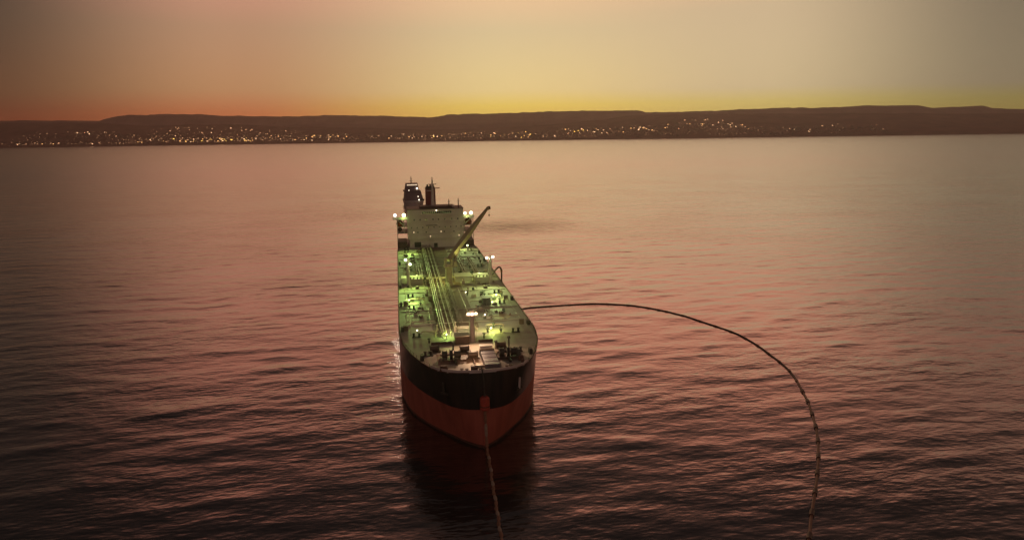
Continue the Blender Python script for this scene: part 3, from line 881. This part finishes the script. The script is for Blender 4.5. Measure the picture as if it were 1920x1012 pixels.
# anchors in their pockets
for sgn in (-1, 1):
    x = hull_hw(4.4, 18.5); 
    an = MB().tube([(sgn * (x + 0.35), 4.0, 20.4), (sgn * (x + 0.2), 4.1, 16.9)], 0.34, 8).build('anchor', M_WHITE if sgn > 0 else M_DARK, ship)
    MB().bar((sgn * (x - 0.9), 3.0, 16.9), (sgn * (x + 1.2), 5.2, 17.0), 0.5, 0.7).build('fluke', M_DARK, an)

# ---- accommodation block
SF = 233.0
sup_ = empty('superstructure', (0, 0, 0), ship)
MB().box(-16.4, 16.4, SF + 1.2, SF + 28, DZ, DZ + 5.6).build('lower_house', M_WHITE, sup_)
MB().box(-17.4, 16.9, SF, SF + 22, DZ + 5.6, DZ + 19.4).build('accommodation_block', M_WHITE, sup_)
MB().box(-17.2, 16.7, SF - 0.4, SF + 17, DZ + 19.4, DZ + 23.6).build('wheelhouse', M_WHITE, sup_)
MB().box(-17.5, 17.0, SF - 0.7, SF + 17.3, DZ + 23.6, DZ + 23.95).build('wheelhouse_roof', M_GEAR, sup_)
MB().box(-9.5, 11.5, SF + 4, SF + 15, DZ + 23.95, DZ + 25.0).build('monkey_island', M_GEAR, sup_)
MB().box(-26.0, 23.5, SF + 0.5, SF + 6.5, DZ + 17.7, DZ + 18.1).build('bridge_wing', M_WHITE, sup_)
for x0, x1 in ((-26.0, -17.42), (16.92, 23.5)):
    MB().box(x0, x1, SF + 0.5, SF + 0.7, DZ + 18.1, DZ + 19.3).build('wing_screen', M_WHITE, sup_)
    MB().bar(((x0 + x1) / 2 + (2.5 if x0 < 0 else -2.5), SF + 3, DZ + 13.5), ((x0 + x1) / 2 + (-2 if x0 < 0 else 2), SF + 3, DZ + 17.7), 0.5, 0.5).build('wing_strut', M_WHITE, sup_)
for i in range(14):                          # bridge windows
    x = -8.3 + i * 1.28
    MB().box(x, x + 1.08, SF - 0.48, SF - 0.36, DZ + 21.0, DZ + 22.4).build('bridge_window', M_GLASS, sup_)
for i, x in enumerate((-13.6, -10, -6.2, -2.2, 1.2, 5.0, 9.2, 13.0)):
    for z in (16.9,):
        MB().box(x, x + 0.75, SF - 0.06, SF + 0.05, DZ + z, DZ + z + 0.95).build('cabin_window', M_GLASS, sup_)
for i, x in enumerate((-11.5, -6.5, 4.5, 10.5)):
    MB().box(x, x + 0.6, SF - 0.06, SF + 0.05, DZ + 9.3, DZ + 10.1).build('cabin_window', M_GLASS, sup_)
MB().box(-6.2, 0.8, SF - 0.35, SF, DZ + 13.6, DZ + 13.95).build('ledge', M_GEAR, sup_)
for z in (8.5, 11.3, 15.8, 19.25):
    MB().box(-17.6, 17.1, SF - 0.25, SF + 0.1, DZ + z, DZ + z + 0.14).build('deck_edge', M_WHITE, sup_)
for x in (-15.2, -11.8, -8.4, -5.0, -1.6, 1.8, 5.2, 8.6, 12.0, 15.0):
    MB().box(x, x + 0.55, SF - 0.05, SF + 0.05, DZ + 12.2, DZ + 13.0).build('cabin_window', M_GLASS, sup_)
M_LITC = material('cabin_lit', (0.4, 0.3, 0.2), 0.4, emit=(1, 0.7, 0.4), strength=0.7)
for x, z in ((-14.0, 9.4), (2.6, 9.4), (13.6, 6.7), (-4.0, 6.7)):
    MB().box(x, x + 0.6, SF - 0.05, SF + 0.05, DZ + z, DZ + z + 0.8).build('lit_cabin_window', M_LITC, sup_)
MB().box(-1.6, 0.6, SF + 1.1, SF + 1.22, DZ, DZ + 2.6).build('door', M_DARK, sup_)
MB().box(-13.5, -9.5, SF + 1.1, SF + 1.22, DZ + 0.3, DZ + 3.6).build('door', M_DARK, sup_)
for z in (9.0, 13.0):                        # side galleries
    for x0, x1 in ((-23.6, -17.42), (16.92, 22.6)):
        MB().box(x0, x1, SF + 3, SF + 26, DZ + z - 0.2, DZ + z).build('side_gallery', M_WHITE, sup_)
for x0, x1 in ((-23.8, -18.0), (17.6, 23.3)):
    MB().box(x0, x1, SF + 2.4, SF + 20, DZ, DZ + 3.6).build('stern_house', M_GEAR, sup_)
    for yy in (SF + 3, SF + 12, SF + 20):
        xx = x0 + 0.3 if x0 < 0 else x1 - 0.3
        MB().box(xx - 0.2, xx + 0.2, yy, yy + 0.4, DZ + 3.6, DZ + 17.7).build('gallery_post', M_WHITE, sup_)
# mast on the wheelhouse
rm = MB().tube([(0, 0, 0), (0, 0, 6), (0, 0, 16.5)], [1.3, 1.0, 0.35], 10).build('radar_mast', M_WHITE, ship, smooth=True, loc=(-1.1, SF + 9, DZ + 24.9))
MB().box(-4.6, 4.6, -0.2, 0.2, 10.5, 11.0).build('yard', M_GEAR, rm)
MB().box(-2.6, 2.6, -0.2, 0.2, 13.0, 13.4).build('yard', M_GEAR, rm)
MB().box(-3.6, -0.6, -0.9, -0.5, 9.0, 9.5).build('radar_scanner', M_WHITE, rm)
MB().tube([(0, 0, 16.4), (0, 0, 17.6)], [0.1, 0.35], 6).build('masthead', M_GEAR, rm)
fn = MB()
fn.box(-4.9, 1.9, SF + 26, SF + 35, DZ, DZ + 34.5, 0.35)
fn.build('funnel', M_FUN, ship)
fnn = [o for o in ship.children if o.name.startswith('funnel')][0]
MB().box(-4.2, 1.2, SF + 27, SF + 34, DZ + 34.5, DZ + 35.3).build('funnel_cap', M_DARK, fnn)
for x in (-3.3, -1.4, 0.4):
    MB().tube([(x, SF + 30, DZ + 35.2), (x, SF + 30, DZ + 36.6)], 0.5, 8).build('exhaust_pipe', M_DARK, fnn)
for x, h in ((8.4, 5.4), (14.2, 5.8)):
    am = MB().tube([(0, 0, 0), (0, 0, h)], [0.42, 0.2], 7).build('signal_mast', M_GEAR, ship, loc=(x, SF + 3, DZ + 23.9))
    MB().box(-0.9, 0.9, -0.1, 0.1, h * 0.7, h * 0.7 + 0.2).build('arm', M_GEAR, am)
MB().ball((11.0, SF + 2.5, DZ + 24.9), 0.9, 10, 6).build('satellite_dome', M_WHITE, ship, smooth=True)

# ---- lamps on the superstructure, each a real lamp on a short bracket
def wing_lamp(x, y, z, mat, r_=0.8):
    e = MB().tube([(x, y + 0.9, z - 0.9), (x, y + 0.5, z)], 0.14, 6).build('flood_lamp', M_GEAR, ship)
    MB().ball((x, y, z), r_, 10, 6, (1, 0.7, 1)).build('lamp_head', mat, e, smooth=True)
    return e
wing_lamp(-24.6, SF, DZ + 20.6, M_LAMPW, 0.9)
wing_lamp(-19.3, SF, DZ + 20.5, M_LAMPG, 1.1)
wing_lamp(17.9, SF, DZ + 20.6, M_LAMPG, 0.85)
wing_lamp(21.6, SF, DZ + 20.7, M_LAMPG, 1.0)
wing_lamp(18.2, 226.0, DZ + 1.6, M_LAMPG, 0.5)
wing_lamp(0.4, SF - 0.8, DZ + 22.9, M_LAMPW, 0.3)
# low deck floods
for x, y, z, mm_ in ((-19.6, 89.5, 1.6, M_LAMPG), (16.6, 89.5, 1.9, M_LAMPG), (13.6, 80, 1.3, M_LAMPG), (7.9, 41.6, 1.4, M_LAMPG), (-8.0, 36.6, 1.5, M_LAMPG), (5.0, 102, 0.9, M_LAMPW), (8.2, 60.8, 1.3, M_LAMPW), (-17.6, 45.5, 1.0, M_LAMPW)):
    e = MB().tube([(0, 0, 0), (0, 0, z)], 0.09, 6).build('deck_lamp', M_GEAR, ship, loc=(x, y, DZ))
    MB().ball((0, 0, z), 0.26, 8, 5).build('lamp_head', mm_, e, smooth=True)
GRN = (0.60, 1.0, 0.22); GRN2 = (0.74, 1.0, 0.28); WARM = (1.0, 0.62, 0.34); CREAM = (1.0, 0.85, 0.55)
K = 1.0
OLIVE = (0.76, 1.0, 0.36)
# high floods: aimed down the deck, plus an overside spot and an added jib light
lamp((-19.2, 122.6, DZ + 11.5), 14000, GRN, ship, 0.5, ((-12, 104, DZ), 120))
lamp((-19.2, 126.6, DZ + 11.5), 7000, GRN, ship, 0.5, ((-14, 140, DZ), 90))
lamp((18.2, 117.4, DZ + 12.0), 14000, OLIVE, ship, 0.5, ((11, 96, DZ), 125))
lamp((18.2, 121.6, DZ + 12.0), 7000, OLIVE, ship, 0.5, ((12, 136, DZ), 90))
lamp((-21.0, SF - 3.0, DZ + 19.5), 13000, GRN, ship, 0.5, ((-16, 206, DZ), 90))
lamp((20.6, SF - 3.0, DZ + 19.5), 13000, OLIVE, ship, 0.5, ((14, 205, DZ), 90))
lamp((-19.6, SF - 0.9, DZ + 18.6), 160, GRN, ship, 0.3)
lamp((19.0, SF - 0.9, DZ + 18.6), 110, GRN2, ship, 0.3)
lamp((-26.2, SF - 2.0, DZ + 20.6), 1300, (1.0, 0.85, 0.65), ship, 0.6, ((-34, 120, 0), 70))
lamp((3.2, 120.2, DZ + 12.6), 2600, (0.95, 1.0, 0.35), ship, 0.3, ((12, 138, DZ + 22), 75))  # added spot by the crane turntable, only there to brighten the jib
# low deck floods: small bright green pools
lamp((-18.2, 89.8, DZ + 2.4), 1300, GRN, ship, 0.2)
lamp((16.6, 88.8, DZ + 2.8), 1900, GRN2, ship, 0.2)
lamp((8.6, 42.0, DZ + 2.6), 1300, (0.8, 1.0, 0.2), ship, 0.2)
lamp((-7.6, 37.6, DZ + 2.8), 900, GRN, ship, 0.2)
lamp((-17.0, 214, DZ + 5.0), 3500, GRN, ship, 0.3, ((-17, 211, DZ), 120))
lamp((15.5, 222, DZ + 4), 2200, GRN2, ship, 0.3, ((15.5, 219, DZ), 120))
lamp((-15.5, 133.5, DZ + 4.6), 1300, GRN2, ship, 0.3)
lamp((14.6, 133.0, DZ + 4.4), 1300, GRN2, ship, 0.3)
lamp((-3.2, 127, DZ + 7), 2200, (0.85, 1.0, 0.22), ship, 0.3)
# the peach floods of the foremast
lamp((0.3, 29.8, DZ + 9.4), 11000, (1.0, 0.64, 0.40), ship, 0.6, ((0.5, 8, DZ), 140))
lamp((0.3, 34.4, DZ + 9.8), 11000, (1.0, 0.80, 0.50), ship, 0.6, ((1.5, 66, DZ), 130))
lamp((-1.0, 8.0, DZ + 3.2), 500, WARM, ship, 0.3)

# ---- lifeboats hang in davits under the bridge wings
def lifeboat(x, y, z, lab):
    e = empty('lifeboat', (x, y, z))
    m = MB()
    prof = [(-4.6, 0.1), (-4.2, 0.9), (-3.0, 1.7), (0, 2.0), (3.0, 1.7), (4.2, 0.9), (4.6, 0.1)]
    ring = []
    for yy, r_ in prof:
        ring.append([(r_ * math.cos(2 * math.pi * k / 14), yy, r_ * 1.15 * math.sin(2 * math.pi * k / 14)) for k in range(14)])
    vs = [p for rg in ring for p in rg]; fs2 = []
    for i in range(len(ring) - 1):
        for k in range(14):
            fs2.append((i * 14 + k, i * 14 + (k + 1) % 14, (i + 1) * 14 + (k + 1) % 14, (i + 1) * 14 + k))
    m.add(vs, fs2)
    m.build('canopy', M_ORANGE, e, smooth=True)
    MB().box(-2.12, 2.12, -3.2, 3.2, -0.35, 0.05).build('fender_strake', M_DARK, e)
    MB().box(-0.8, 0.8, 1.2, 3.2, 1.9, 3.0, 0.15).build('conning_hatch', M_ORANGE, e)
    tag(e, lab, 'lifeboat', 'lifeboats of the tanker')
    for yy in (-3.4, 3.4):
        s_ = 1 if x > 0 else -1
        MB().tube([(x - s_ * 2.6, y + yy, DZ + 9), (x - s_ * 2.4, y + yy, z + 2.4), (x - s_ * 0.6, y + yy, z + 3.2), (x, y + yy, z + 2.4)], 0.28, 6).build('davit', M_WHITE, sup_)
    return e
lifeboat(-21.9, SF + 7.5, DZ + 14.6, 'rusty orange enclosed lifeboat under the left bridge wing of the tanker')
lifeboat(20.4, SF + 7.5, DZ + 14.8, 'orange enclosed lifeboat under the right bridge wing behind the crane jib')
rb = MB().ball((-22.0, SF + 5.5, DZ + 11.2), 1.6, 12, 8, (0.9, 1.3, 0.9)).build('rescue_boat_cover', M_RUST, ship, smooth=True)

# ------------------------------------------------------------------ the floating loading hose
HP = [(20.5, 131.0, 26.0), (22.0, 132.0, 27.8), (24.2, 134.5, 29.0), (25.9, 137.5, 27.0), (26.3, 140.0, 20.0), (26.6, 145.0, 9.0), (28.5, 152.0, 2.0), (33.0, 159.5, None), (42.6, 164.5, None), (56.2, 166.5, None), (77, 166.6, None), (91, 162.5, None), (103.3, 154.8, None), (113.3, 142, None), (120.6, 125, None), (126.4, 107.8, None), (129.8, 88, None), (128.4, 66.9, None), (125.0, 45.0, None), (117.4, 23.4, None), (110.4, 7.5, None), (102.4, -8.2, None), (94.3, -21.5, None), (86.5, -33, None), (79.3, -43, None), (72.7, -52, None), (66.8, -60.4, None), (58, -71, None), (47, -82, None)]
def smooth_path(P, step):
    P = [Vector(p) for p in P]
    out = []
    for i in range(len(P) - 1):
        p0 = P[max(i - 1, 0)]; p1 = P[i]; p2 = P[i + 1]; p3 = P[min(i + 2, len(P) - 1)]
        n = max(2, int((p2 - p1).length / step))
        for k in range(n):
            t = k / n
            out.append(0.5 * ((2 * p1) + (-p0 + p2) * t + (2 * p0 - 5 * p1 + 4 * p2 - p3) * t * t + (-p0 + 3 * p1 - 3 * p2 + p3) * t ** 3))
    out.append(P[-1])
    return out
def sea_z(x, y):
    return float(wave(np.array([x]), np.array([y]), np.array([1.1]))[0])
path = smooth_path([(p[0], p[1], p[2] if p[2] is not None else 0.0) for p in HP], 1.0)
path = [Vector((p.x, p.y, sea_z(p.x, p.y) + 0.12)) if (p.z < 1.2 and p.x > 28) else p for p in path]
hose = empty('floating_hose', (33.0, 159.5, 0))
tag(hose, 'black floating loading hose curving across the water from the tanker', 'hose')
dl = [0.0]
for a, c in zip(path[:-1], path[1:]):
    dl.append(dl[-1] + (c - a).length)
SEG = 10.4
i0 = 0; nseg = 0
off = Vector(hose.location)
while i0 < len(path) - 2:
    i1 = i0
    while i1 < len(path) - 1 and dl[i1] - dl[i0] < SEG:
        i1 += 1
    seg = [p - off for p in path[i0:i1 + 1]]
    near = path[i0].y < 45 and path[i0].x > 60
    n = len(seg)
    rr = []
    for k in range(n):
        q = k / max(n - 1, 1)
        rr.append((0.40 if not near else 0.36) if 0.06 < q < 0.94 else 0.34)
    MB().tube(seg, rr, 9).build('hose_section', M_HOSE if not near else M_HOSE2, hose, smooth=True)
    if n > 3:
        d = (seg[-1] - seg[-2]).normalized()
        L = 1.1 if not near else 2.2
        MB().tube([seg[-1] - d * L, seg[-1] + d * 0.45], 0.62 if near else 0.52, 9).build('float_collar' if near else 'hose_flange', M_HOSE if near else M_HOSE2, hose, smooth=True)
    i0 = i1; nseg += 1

# ------------------------------------------------------------------ pickup buoy and mooring hawser at the bow
buoy = empty('pickup_buoy', (0.1, -1.7, 13.2))
MB().tube([(0, 0, 0), (0, 0, 0.35), (0, 0, 3.7), (0, 0, 4.2)], [1.05, 1.45, 1.4, 0.9], 18).build('drum', M_BUOY, buoy, smooth=True)
MB().tube([(0, 0, 4.2), (0, 0.3, 4.9)], 0.3, 8).build('shackle', M_DARK, buoy)
MB().tube([(0, 0, 1.2), (0, 0, 1.5)], 1.5, 18).build('band', M_RUST, buoy)
tag(buoy, 'red drum shaped pickup buoy hanging against the black stem', 'buoy')
ch = empty('mooring_hawser', (0.4, -1.2, 0.0))
tag(ch, 'mooring hawser with orange and pale floats hanging from the bow', 'rope')
off = Vector(ch.location)
chain = [(-0.4, 0.4, 25.6), (-0.2, -0.9, 24.3), (0.05, -1.45, 21.5), (0.1, -1.5, 18.2)]
MB().tube([Vector(p) - off for p in smooth_path(chain, 1.0)], 0.22, 6).build('chafe_chain', M_DARK, ch)
hp = smooth_path([(0.1, -1.7, 13.1), (0.25, -1.6, 9), (0.45, -1.35, 4), (0.55, -1.7, 1.0), (0.5, -4.0, 0.1), (0.1, -12, 0), (-0.6, -22, 0), (-1.1, -32, 0), (-1.6, -40, 0), (-2.1, -48, 0), (-2.9, -60, 0), (-4.2, -80, 0)], 0.8)
hp = [p if p.z > 0.5 else Vector((p.x + 0.12 * math.sin(p.y * 0.8), p.y, sea_z(p.x, p.y) + 0.12)) for p in hp]
k0 = 0; n = 0
while k0 < len(hp) - 1:
    ln = 3 if hp[k0].z < 0.9 else 5
    k1 = min(k0 + ln, len(hp) - 1)
    seg = [p - off for p in hp[k0:k1 + 1]]
    if len(seg) >= 2:
        rr = [0.46 if 0 < q < len(seg) - 1 else 0.26 for q in range(len(seg))] if len(seg) > 2 else 0.3
        MB().tube(seg, rr, 8).build('float_sleeve', M_ROPE2 if n % 3 == 1 else M_ROPE, ch, smooth=True)
    k0 = k1; n += 1

# ------------------------------------------------------------------ the tug astern
tug = empty('tug', (-2.6, 745, 0), rz=R(4))
tag(tug, 'dark tug with tall tapering wheelhouse standing astern of the tanker', 'tug')
tugp = [(-34, 0.5), (-30, 6), (-24, 10), (-14, 12.6), (20, 12.8), (30, 11)]
m = MB(); vs = []; fs2 = []
for y, w in tugp:
    vs += [(-w * 0.82, y, -3), (w * 0.82, y, -3), (w, y, 7.2), (-w, y, 7.2)]
for i in range(len(tugp) - 1):
    for k in range(4):
        fs2.append((i * 4 + k, i * 4 + (k + 1) % 4, (i + 1) * 4 + (k + 1) % 4, (i + 1) * 4 + k))
fs2 += [(0, 1, 2, 3), tuple(20 + k for k in (3, 2, 1, 0))]
m.add(vs, fs2)
m.build('hull', M_TUGH, tug)
def frust(x0, x1, y0, y1, z0, z1, i):
    return MB().add([(x0, y0, z0), (x1, y0, z0), (x1, y1, z0), (x0, y1, z0), (x0 + i, y0 + i, z1), (x1 - i, y0 + i, z1), (x1 - i, y1 - i * .5, z1), (x0 + i, y1 - i * .5, z1)],
                    [(3, 2, 1, 0), (4, 5, 6, 7), (0, 1, 5, 4), (1, 2, 6, 5), (2, 3, 7, 6), (3, 0, 4, 7)])
frust(-12.2, 12.4, -12, 14, 7.2, 13.5, 1.2).build('lower_house', M_TUGD, tug)
frust(-11.6, 11.0, -10.4, 12, 13.5, 18.6, 1.2).build('middle_house', M_TUGD, tug)
frust(-12.4, 9.4, -10.2, 10, 18.6, 20.4, 0.2).build('bridge_deck', M_TUGD, tug)
frust(-10.6, 7.4, -9.0, 9, 20.4, 29.0, 1.6).build('wheelhouse', M_TUGD, tug)
for i in range(8):
    MB().box(-8.2 + i * 1.7, -6.9 + i * 1.7, -8.1, -7.75, 27.0, 28.3).build('lit_window', material('tug_window', (0.5, 0.4, 0.3), 0.4, emit=(1, 0.75, 0.5), strength=0.9), tug)
MB().box(-9.4, 6.2, -7.8, 8.0, 29.0, 29.5).build('wheelhouse_roof', M_TUGD, tug)
tmst = MB().tube([(-2.0, 0, 29.4), (-2.0, 0, 38.6)], [0.75, 0.3], 8).build('mast', M_RUST, tug)
MB().box(-4.6, 0.8, -0.15, 0.15, 32.5, 32.8).build('yard', M_RUST, tmst)
MB().box(-3.4, -0.6, -0.3, 0.1, 34.6, 34.9).build('radar_scanner', M_WHITE, tmst)
for x, y, z, r_ in ((4.6, -9.6, 23.0, 1.0), (-6.2, -10.4, 20.9, 0.35), (5.4, -11.3, 12.5, 0.4), (6.0, -16, 8.6, 0.6)):
    e = MB().tube([(x, y + 1.2, z - 0.6), (x, y, z)], 0.15, 6).build('search_light', M_GEAR, tug)
    MB().ball((x, y - 0.3, z), r_, 10, 6).build('lamp_head', M_LAMPW, e, smooth=True)
MB().box(8.0, 13.4, -13.5, -11, 7.2, 9.2).build('winch_house', M_DARK, tug)
for sgn in (-1, 1):
    MB().box(sgn * 9.6 - 1.2, sgn * 9.6 + 1.2, 2, 6, 13.5, 19.5, 0.3).build('exhaust_stack', M_RUST, tug)

# ------------------------------------------------------------------ the air over the bay
hz = MB().box(-17500, 17500, -4200, 16500, -12.0, 640.0).build('haze', [])
hz['kind'] = 'stuff'
tag(hz, 'warm dusk haze over the bay', 'haze')
mh_ = bpy.data.materials.new('dusk_haze')
mh_.use_nodes = True
hn = mh_.node_tree
hn.nodes.clear()
pv = hn.nodes.new('ShaderNodeVolumePrincipled')
pv.inputs['Color'].default_value = (0.99, 0.88, 0.83, 1)
pv.inputs['Density'].default_value = 3.6e-5
pv.inputs['Anisotropy'].default_value = 0.84
ho = hn.nodes.new('ShaderNodeOutputMaterial')
hn.links.new(pv.outputs[0], ho.inputs['Volume'])
hz.data.materials.append(mh_)
